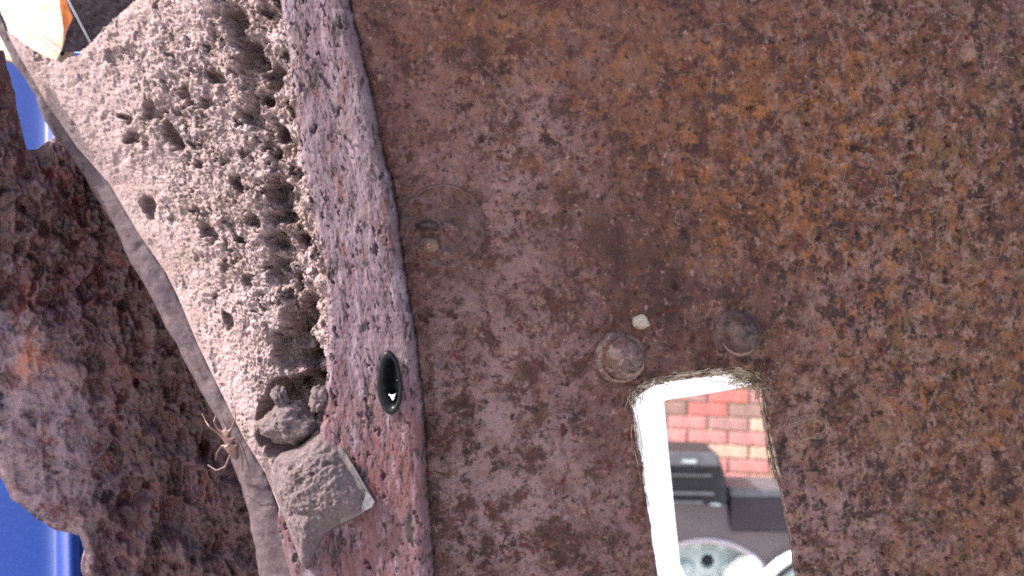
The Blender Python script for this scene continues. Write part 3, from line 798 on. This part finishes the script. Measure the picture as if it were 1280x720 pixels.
flap = sheet('torn_flap', [(424, 556), (436, 572), (446, 590), (456, 608), (467, 626), (465, 633), (448, 644), (426, 655), (416, 640), (414, 600)], FLP, 0.0006, M['flap'], None, relief=0.0005, bulge=0.0004)
tag(flap, 'thin torn grey sheet ending in a pale corner at the right of the mud pad', 'torn sheet')
sheet('pale_corner', [(457, 613), (463, 619), (468, 627), (465, 634), (453, 640), (452, 632), (456, 622)], Plane(460, 626, FLANGE.depth(460, 626) - 0.0027, (-0.10, -1, 0.05)), 0.0004, M['flap_pale'], flap, relief=0.0002)
pth = curve_pts([(434, 570, 0), (445, 588, 0), (457, 609, 0), (467, 625, 0)], 16)
tv, tq = tube_np(FLP.at(pth[:, 0], pth[:, 1], np.full(16, 0.0004)), 0.00028, 6)
link('pale_rim', mesh_np('pale_rim', tv, tq), M['flap_pale'], flap)

# ------------------------------------------------------------------ spider on the lip (built in millimetres, one skin)
SPX, SPY = 288, 551
SPD = 0.3665
so = P(SPX, SPY, SPD)
def mm(px, py, dz=0.0):        # photo pixel -> millimetres in the picture plane, dz towards the camera
    s = SPD / F * 1000
    return ((px - SPX) * s, -dz, -(py - SPY) * s)
sv, se, srad = [], [], []
def sadd(p, r, link_to=None):
    sv.append(p); srad.append(r)
    if link_to is not None: se.append((link_to, len(sv) - 1))
    return len(sv) - 1
b0 = sadd(mm(288, 551, 1.6), 1.35)
b1 = sadd(mm(284, 543, 1.5), 1.25, b0)
b1b = sadd(mm(281, 536, 1.2), 0.65, b1)
b2 = sadd(mm(292, 559, 1.6), 1.75, b0)
b3 = sadd(mm(295, 568, 1.4), 1.55, b2)
b4 = sadd(mm(297, 575, 1.0), 0.7, b3)
def leg(pts, root, r0=0.34):
    last = root
    for i, (x, y, z) in enumerate(pts):
        last = sadd(mm(x, y, z), r0 * (1 - 0.17 * i), last)
leg([(276, 541, 2.2), (264, 532, 2.4), (258, 526, 0.8), (252, 517, -0.5)], b0)
leg([(290, 566, 1.5), (284, 582, 2.6), (272, 587, 1.6), (258, 582, -1.5)], b2)
leg([(297, 545, 2.2), (306, 560, 2.2), (311, 580, 1.2), (313, 592, 0.6)], b0)
leg([(285, 533, 1.6), (280, 524, 1.6), (273, 513, 0.6)], b1)
leg([(291, 536, 2.2), (296, 523, 2.0), (294, 512, 0.8)], b1)
leg([(300, 555, 2.2), (305, 572, 2.2), (304, 588, 0.8)], b2)
leg([(274, 536, 1.6), (269, 526, 1.4), (270, 519, 0.0)], b1)
leg([(279, 556, 1.8), (272, 566, 1.2), (268, 576, -1.5)], b2)
me = bpy.data.meshes.new('spider'); me.from_pydata(sv, se, [])
spider = bpy.data.objects.new('spider', me); C.objects.link(spider)
spider.location = so; spider.scale = (0.001,) * 3
me.materials.append(M['spider'])
sk = spider.modifiers.new('skin', 'SKIN'); sk.use_smooth_shade = True
for i, r in enumerate(srad):
    me.skin_vertices[0].data[i].radius = (r, r)
    me.skin_vertices[0].data[i].use_root = (i == b0)
ssd = spider.modifiers.new('sub', 'SUBSURF'); ssd.levels = 2; ssd.render_levels = 2
tag(spider, 'small pinkish tan spider clinging to the outer edge of the curved lip', 'spider')

# ------------------------------------------------------------------ fibres, webs, hair
rng = np.random.default_rng(4)
parts = []
sp = curve_pts(np.array(SLOT[1:16]), 400)
for i in range(680):
    t = rng.random()
    if rng.random() < 0.5: t = 0.18 + 0.52 * rng.random()
    i0 = int(t * 399); ln = int(6 + rng.random() * 34)
    seg = sp[i0:min(399, i0 + ln)]
    if len(seg) < 5: continue
    j = np.linspace(0, len(seg) - 1, 7).astype(int)
    seg = seg[j]
    top = 1.0 if 0.2 < t < 0.78 else 0.55
    off = rng.normal(0, 3.4 * top, 2) + np.array([1.2, 2.6]) * top * (1 if t < 0.6 else 0.3)
    wob = np.cumsum(rng.normal(0, 0.9 * top, (7, 2)), 0)
    q = seg + off + wob - wob.mean(0)
    q = curve_pts(q, 12)
    dep = rng.uniform(-0.004, 0.0012)
    parts.append(tube_np(PLATE.at(q[:, 0], q[:, 1], np.full(12, dep)), rng.uniform(0.00006, 0.00022), 4))
# tangled wad in the top right corner of the slot
for i in range(170):
    cx = rng.normal(936, 10); cy = rng.normal(472, 5) + 0.45 * max(0, cx - 936)
    a = rng.uniform(0, 6.28); q = [(cx, cy)]
    for s in range(5):
        a += rng.normal(0, 0.9); q.append((q[-1][0] + 4.2 * math.cos(a), q[-1][1] + 2.4 * math.sin(a)))
    q = curve_pts(q, 12)
    parts.append(tube_np(PLATE.at(q[:, 0], q[:, 1], np.linspace(rng.uniform(-.003, .002), rng.uniform(-.003, .002), 12)), rng.uniform(0.00006, 0.00016), 4))
for q in ([(923, 484), (918, 490), (912, 499)], [(936, 486), (944, 494), (954, 496)], [(790, 520), (788, 545), (795, 575), (800, 600)], [(792, 530), (795, 560), (806, 590)]):
    q = curve_pts(q, 12)
    parts.append(tube_np(PLATE.at(q[:, 0], q[:, 1], np.full(12, 0.0008)), 0.00013, 4))
fv, fq = join_np(parts)
tag(link('cobweb_fibre', mesh_np('cobweb_fibre', fv, fq), M['fibre']), 'tangle of pale cobweb fibres fringing the top and left edge of the slot', 'cobweb', kind='stuff')
parts = []
for i in range(70):
    cx = rng.uniform(960, 1275); cy = rng.uniform(0, 330)
    if rng.random() < 0.25: cx = rng.uniform(840, 1275); cy = rng.uniform(0, 560)
    a = rng.normal(1.75, 0.7); q = [(cx, cy)]
    for s in range(4):
        a += rng.normal(0, 0.5); l = rng.uniform(3, 8); q.append((q[-1][0] + l * math.cos(a), q[-1][1] + l * math.sin(a)))
    q = curve_pts(q, 10)
    parts.append(tube_np(PLATE.at(q[:, 0], q[:, 1], np.full(10, rng.uniform(0.0004, 0.0011))), rng.uniform(0.00005, 0.00016), 4))
fv, fq = join_np(parts)
tag(link('web_strand', mesh_np('web_strand', fv, fq), M['web']), 'faint dusty web strands lying over the upper right of the rusted plate', 'cobweb', kind='stuff')
parts = []
for (cx, cy, rx, ry, rt, a0, a1) in [(1006, 536, 27, 15, -0.25, 0, 6.3), (1004, 537, 24, 13, -0.35, 0.4, 5.6), (1012, 533, 18, 16, 0.2, -1, 4.4), (1010, 536, 15, 11, -0.5, 1, 6.6)]:
    th = np.linspace(a0, a1, 40)
    x = rx * np.cos(th); y = ry * np.sin(th) * (1 + 0.15 * np.cos(2 * th))
    q = np.stack([cx + x * math.cos(rt) - y * math.sin(rt), cy + x * math.sin(rt) + y * math.cos(rt)], 1)
    parts.append(tube_np(PLATE.at(q[:, 0], q[:, 1], 0.0016 + 0.0006 * np.sin(th * 3)), 0.00008, 4))
for q in ([(1015, 517), (1014, 532), (1016, 548)], [(1029, 520), (1030, 538), (1027, 545)]):
    q = curve_pts(q, 10)
    parts.append(tube_np(PLATE.at(q[:, 0], q[:, 1], np.full(10, 0.0016)), 0.00007, 4))
fv, fq = join_np(parts)
tag(link('hair_loop', mesh_np('hair_loop', fv, fq), M['hair']), 'small coil of fine pale hair resting on the rust right of the slot', 'hair')

# ------------------------------------------------------------------ brick wall across the yard
BRICKS = {'red': (0.38, 0.115, 0.105), 'pink': (0.37, 0.165, 0.16), 'mauve': (0.27, 0.15, 0.145), 'buff': (0.40, 0.27, 0.215), 'brown': (0.215, 0.135, 0.118), 'orange': (0.37, 0.19, 0.145)}
for kx, c in BRICKS.items():
    M['brick_' + kx] = mat_layers('brick_' + kx, c, [(30, 4, 0.6, None, 0.45, 0.65, tuple(x * 0.78 for x in c), None), (140, 3, 0.6, None, 0.6, 0.72, tuple(min(1, x * 1.25 + 0.03) for x in c), None)], 0.9, [(120, 4, 0.4, 0.004, None)], 0.2)
M['mortar'] = mat_layers('mortar', (0.40, 0.32, 0.25), [(60, 4, 0.6, None, 0.45, 0.65, (0.33, 0.26, 0.21), None)], 0.95, [(200, 4, 0.4, 0.004, None)], 0.1)
WN = np.array([-0.34, -0.94, 0.0]); WN /= np.linalg.norm(WN)
WE = np.array([-WN[1], WN[0], 0.0])          # to the right along the wall
W0 = P(885, 512, 6.15)                       # centre of the red brick in the second visible course
wall = bpy.data.objects.new('brick_wall', None); C.objects.link(wall)
wall.location = (W0[0], W0[1], 0)
tag(wall, 'red and buff brick wall in sunlight beyond the slot', 'wall')
# mortar body
bm = bmesh.new()
bmesh.ops.create_cube(bm, size=1.0)
for vtx in bm.verts:
    vtx.co = Vector(W0 * np.array([1, 1, 0]) + WE * vtx.co.x * 3.2 - WN * (0.111 - 0.1 * 0 + vtx.co.y * 0.2) + np.array([0, 0, 1]) * (1.05 + vtx.co.z * 2.1))
bmesh.ops.recalc_face_normals(bm, faces=bm.faces)
me = bpy.data.meshes.new('mortar_body'); bm.to_mesh(me); bm.free()
link('mortar_body', me, M['mortar'], wall)
def brick_mesh(kx, var):
    bm = bmesh.new()
    bmesh.ops.create_cube(bm, size=1.0)
    bmesh.ops.scale(bm, vec=(0.214, 0.09, 0.066), verts=bm.verts)
    rg = random.Random(var * 7 + len(kx))
    for vtx in bm.verts:
        vtx.co += Vector((rg.uniform(-.003, .003), rg.uniform(-.003, .003), rg.uniform(-.002, .002)))
    bmesh.ops.bevel(bm, geom=bm.edges[:], offset=0.004, segments=1, affect='EDGES')
    me = bpy.data.meshes.new('brick'); bm.to_mesh(me); bm.free()
    me.materials.append(M['brick_' + kx])
    return me
bmeshes = {kx: [brick_mesh(kx, i) for i in range(2)] for kx in BRICKS}
LAY = {-1: ['mauve', 'mauve', 'red', 'mauve', 'pink'], 0: ['brown', 'brown', 'red', 'brown', 'red'], 1: ['pink', 'pink', 'mauve', 'buff', 'red'], 2: ['pink', 'pink', 'pink', 'pink', 'mauve'],
       3: ['pink', 'orange', 'buff', 'buff', 'pink'], 4: ['red', 'brown', 'pink', 'pink', 'buff'], 5: ['buff', 'buff', 'pink', 'orange', 'mauve']}
rr = random.Random(21)
ang = math.atan2(WE[1], WE[0])
for row in range(-5, 12):
    for colu in range(-5, 6):
        kx = LAY[row][colu + 2] if row in LAY and -2 <= colu <= 2 else rr.choice(['red', 'pink', 'mauve', 'pink', 'buff', 'brown', 'orange'])
        shift = 0.0 if row % 2 == 0 else 0.1125
        p = W0 + WE * (colu * 0.225 + shift) + np.array([0, 0, -row * 0.0755]) - WN * (0.041 + rr.uniform(-0.002, 0.002))
        if p[2] > 2.05: continue
        o = bpy.data.objects.new('brick', bmeshes[kx][rr.randrange(2)])
        C.objects.link(o); o.parent = wall
        o.location = Vector(p) - wall.location
        o.rotation_euler = (rr.uniform(-.006, .006), rr.uniform(-.004, .004), ang)

# ------------------------------------------------------------------ dark car parked in front of the wall
M['carbody'] = mat_layers('dusty_grey_car_paint', (0.0978, 0.0779, 0.0874), [(6, 4, 0.6, None, 0.45, 0.65, (0.1232, 0.0918, 0.0958), None)], 0.45, (), 0.5)
M['blackplastic'] = mat_layers('black_plastic', (0.018, 0.018, 0.021), [(20, 3, 0.6, None, 0.45, 0.65, (0.026, 0.026, 0.03), None)], 0.5, (), 0.25)
M['railgrey'] = mat_layers('grey_trim', (0.075, 0.075, 0.088), [(20, 3, 0.6, None, 0.45, 0.65, (0.10, 0.10, 0.115), None)], 0.4, (), 0.5)
M['carglass'] = mat_layers('dark_car_panel', (0.0336, 0.0248, 0.0344), [(8, 3, 0.6, None, 0.45, 0.65, (0.0416, 0.0315, 0.0416), None)], 0.5, (), 0.25)
M['alloy'] = mat_layers('silver_wheel_paint', (0.40, 0.47, 0.47), [(30, 3, 0.6, None, 0.45, 0.65, (0.33, 0.40, 0.41), None)], 0.4, (), 0.5)
M['tyre'] = mat_layers('tyre_rubber', (0.03, 0.028, 0.026), [(30, 3, 0.6, None, 0.5, 0.65, (0.09, 0.055, 0.03), None)], 0.8)
M['whitepaint'] = mat_layers('white_car_paint', (0.80, 0.80, 0.80), [(9, 3, 0.6, None, 0.5, 0.65, (0.76, 0.76, 0.77), None)], 0.4, (), 0.5)
CD = 5.15
def cw(px, py, d=CD): return P(np.float64(px), np.float64(py), d)
car = bpy.data.objects.new('parked_car', None); C.objects.link(car)
car.location = (cw(900, 700)[0], CD, 0)
tag(car, 'dark grey car with a black ribbed box and pale wheel, parked before the brick wall', 'car')
def prism(name, poly, d0, d1, mat, parent, bev=0.006, smooth=False):
    """solid with a front outline given in photo pixels at depth d0, running straight back to d1"""
    bm = bmesh.new()
    f = [bm.verts.new(Vector(cw(x, y, d0))) for x, y in poly]
    face = bm.faces.new(f)
    r = bmesh.ops.extrude_face_region(bm, geom=[face])
    vs = [g for g in r['geom'] if isinstance(g, bmesh.types.BMVert)]
    bmesh.ops.translate(bm, verts=vs, vec=(0, d1 - d0, 0))
    bmesh.ops.recalc_face_normals(bm, faces=bm.faces)
    if bev: bmesh.ops.bevel(bm, geom=[e for e in bm.edges if e.calc_face_angle(0) > 0.5], offset=bev, segments=2, affect='EDGES', profile=0.6)
    me = bpy.data.meshes.new(name); bm.to_mesh(me); bm.free()
    if smooth:
        for p_ in me.polygons: p_.use_smooth = True
    return link(name, me, mat, parent)
AX, AY, AR = 883, 771, 94.0
arch = [(AX + AR * math.cos(t), AY + AR * math.sin(t)) for t in np.linspace(math.pi + 0.25, 2 * math.pi - 0.25, 40)]
body_poly = [(640, 628), (909, 628), (913, 655), (1250, 661), (1250, 748)] + arch[::-1] + [(640, 748)]
prism('body', body_poly, CD, CD + 0.5, M['carbody'], car, 0.008)
pth = np.array([cw(AX + (AR + 1.5) * math.cos(t), AY + (AR + 1.5) * math.sin(t), CD - 0.004) for t in np.linspace(math.pi + 0.25, 2 * math.pi - 0.25, 50)])
tv, tq = tube_np(pth, 0.014, 10)
M['archtrim'] = mat_layers('pale_arch_trim', (0.36, 0.32, 0.35), [], 0.4)
link('arch_trim', mesh_np('arch_trim', tv, tq), M['archtrim'], car)
# side panel with rail
prism('side_panel', [(914, 620), (1250, 625), (1250, 663), (914, 663)], CD - 0.03, CD + 0.3, M['carglass'], car, 0.006)
prism('panel_rail', [(912.5, 610.5), (1250, 616), (1250, 626), (912.5, 621)], CD - 0.045, CD + 0.3, M['railgrey'], car, 0.008)
prism('rail_seal', [(913, 608.5), (1250, 614), (1250, 617), (913, 611.2)], CD + 0.02, CD + 0.3, M['blackplastic'], car, 0.003)
prism('body_crease', [(913, 664), (1250, 667), (1250, 669.5), (913, 666.5)], CD - 0.012, CD + 0.02, M['carbody'], car, 0.004)
# ribbed black box
bx = prism('side_box', [(770, 564), (897, 566), (907, 596), (910, 626), (902, 633), (770, 626)], CD - 0.09, CD + 0.25, M['blackplastic'], car, 0.01)
prism('box_lid', [(770, 564.5), (897, 566.5), (899, 583), (770, 580.5)], CD - 0.105, CD - 0.085, M['railgrey'], bx, 0.004)
for (y0, y1, x1) in ((593.5, 595, 890), (615.5, 618.2, 893), (626.5, 629.0, 879)):
    prism('rib', [(770, y0 - 1.5), (x1, y0 + 0.7), (x1, y1 + 0.9), (770, y1 - 1.2)], CD - 0.112, CD - 0.085, M['railgrey'], bx, 0.002)
prism('latch', [(854, 575), (871, 575.4), (871, 579.2), (854, 578.8)], CD - 0.112, CD - 0.1, M['alloy'], bx, 0.002)
prism('latch', [(888, 629), (901, 630), (901, 632.6), (888, 631.5)], CD - 0.10, CD - 0.085, M['alloy'], bx, 0.002)
# wheel
hub = cw(884, 700, CD + 0.10)
wh = bpy.data.objects.new('wheel', None); C.objects.link(wh); wh.parent = car
wh.location = Vector(hub) - car.location
def lathe_y(name, prof, mat, parent, centre, segs=64, smooth=True):
    """prof: (radius m, offset towards the camera m)"""
    th = np.arange(segs) / segs * 2 * math.pi
    pr = np.array(prof, float)
    V = np.stack([centre[0] + pr[:, :1] * np.cos(th), centre[1] - pr[:, 1:] * np.ones(segs), centre[2] - pr[:, :1] * np.sin(th)], -1)
    return link(name, grid_mesh(name, V, smooth, None, None, True), mat, parent)
lathe_y('tyre', [(0.19, -0.16), (0.245, -0.17), (0.268, -0.14), (0.27, -0.02), (0.258, 0.02), (0.225, 0.035), (0.19, 0.02), (0.185, -0.02)], M['tyre'], wh, hub)
rim = lathe_y('rim', [(0.19, -0.10), (0.188, 0.02), (0.178, 0.026), (0.170, 0.010), (0.155, 0.0), (0.10, 0.012), (0.06, 0.020), (0.042, 0.030), (0.036, 0.030), (0.030, 0.004), (0.001, 0.0)], M['alloy'], wh, hub)
for q in range(5):
    t = q * 2 * math.pi / 5 + 0.35
    c_ = hub + np.array([0.105 * math.cos(t), -0.012, -0.105 * math.sin(t)])
    lathe_y('rim_boss', [(0.036, -0.01), (0.035, 0.012), (0.026, 0.022), (0.001, 0.026)], M['alloy'], rim, c_, 24)
lathe_y('hub_hole', [(0.029, -0.004), (0.026, 0.012), (0.001, 0.010)], M['blackplastic'], rim, hub, 24)
# white mudguard flare and the pale bumper further right
prism('mudguard', [(908, 722), (918, 708), (930, 699), (942, 694), (949, 700), (955, 712), (957, 722), (957, 760), (905, 760)], CD - 0.03, CD + 0.06, M['whitepaint'], car, 0.012)
pth = np.array([cw(x, y, CD - 0.08) for x, y in curve_pts([(950, 735), (962, 718), (976, 705), (992, 696), (1012, 690), (1060, 686)], 30)])
tv, tq = tube_np(pth, 0.028, 14)
bump = link('bumper', mesh_np('bumper', tv, tq), M['whitepaint'], car)
pth = np.array([cw(x, y, CD - 0.095) for x, y in curve_pts([(958, 738), (970, 722), (982, 711), (996, 703), (1014, 698), (1060, 694)], 30)])
tv, tq = tube_np(pth, 0.013, 10)
link('bumper_strip', mesh_np('bumper_strip', tv, tq), M['blackplastic'], bump)
prism('bumper_skin', [(968, 735), (978, 722), (988, 713), (1000, 706), (1060, 700), (1060, 770), (960, 770)], CD - 0.08, CD + 0.02, M['alloy'], bump, 0.01)
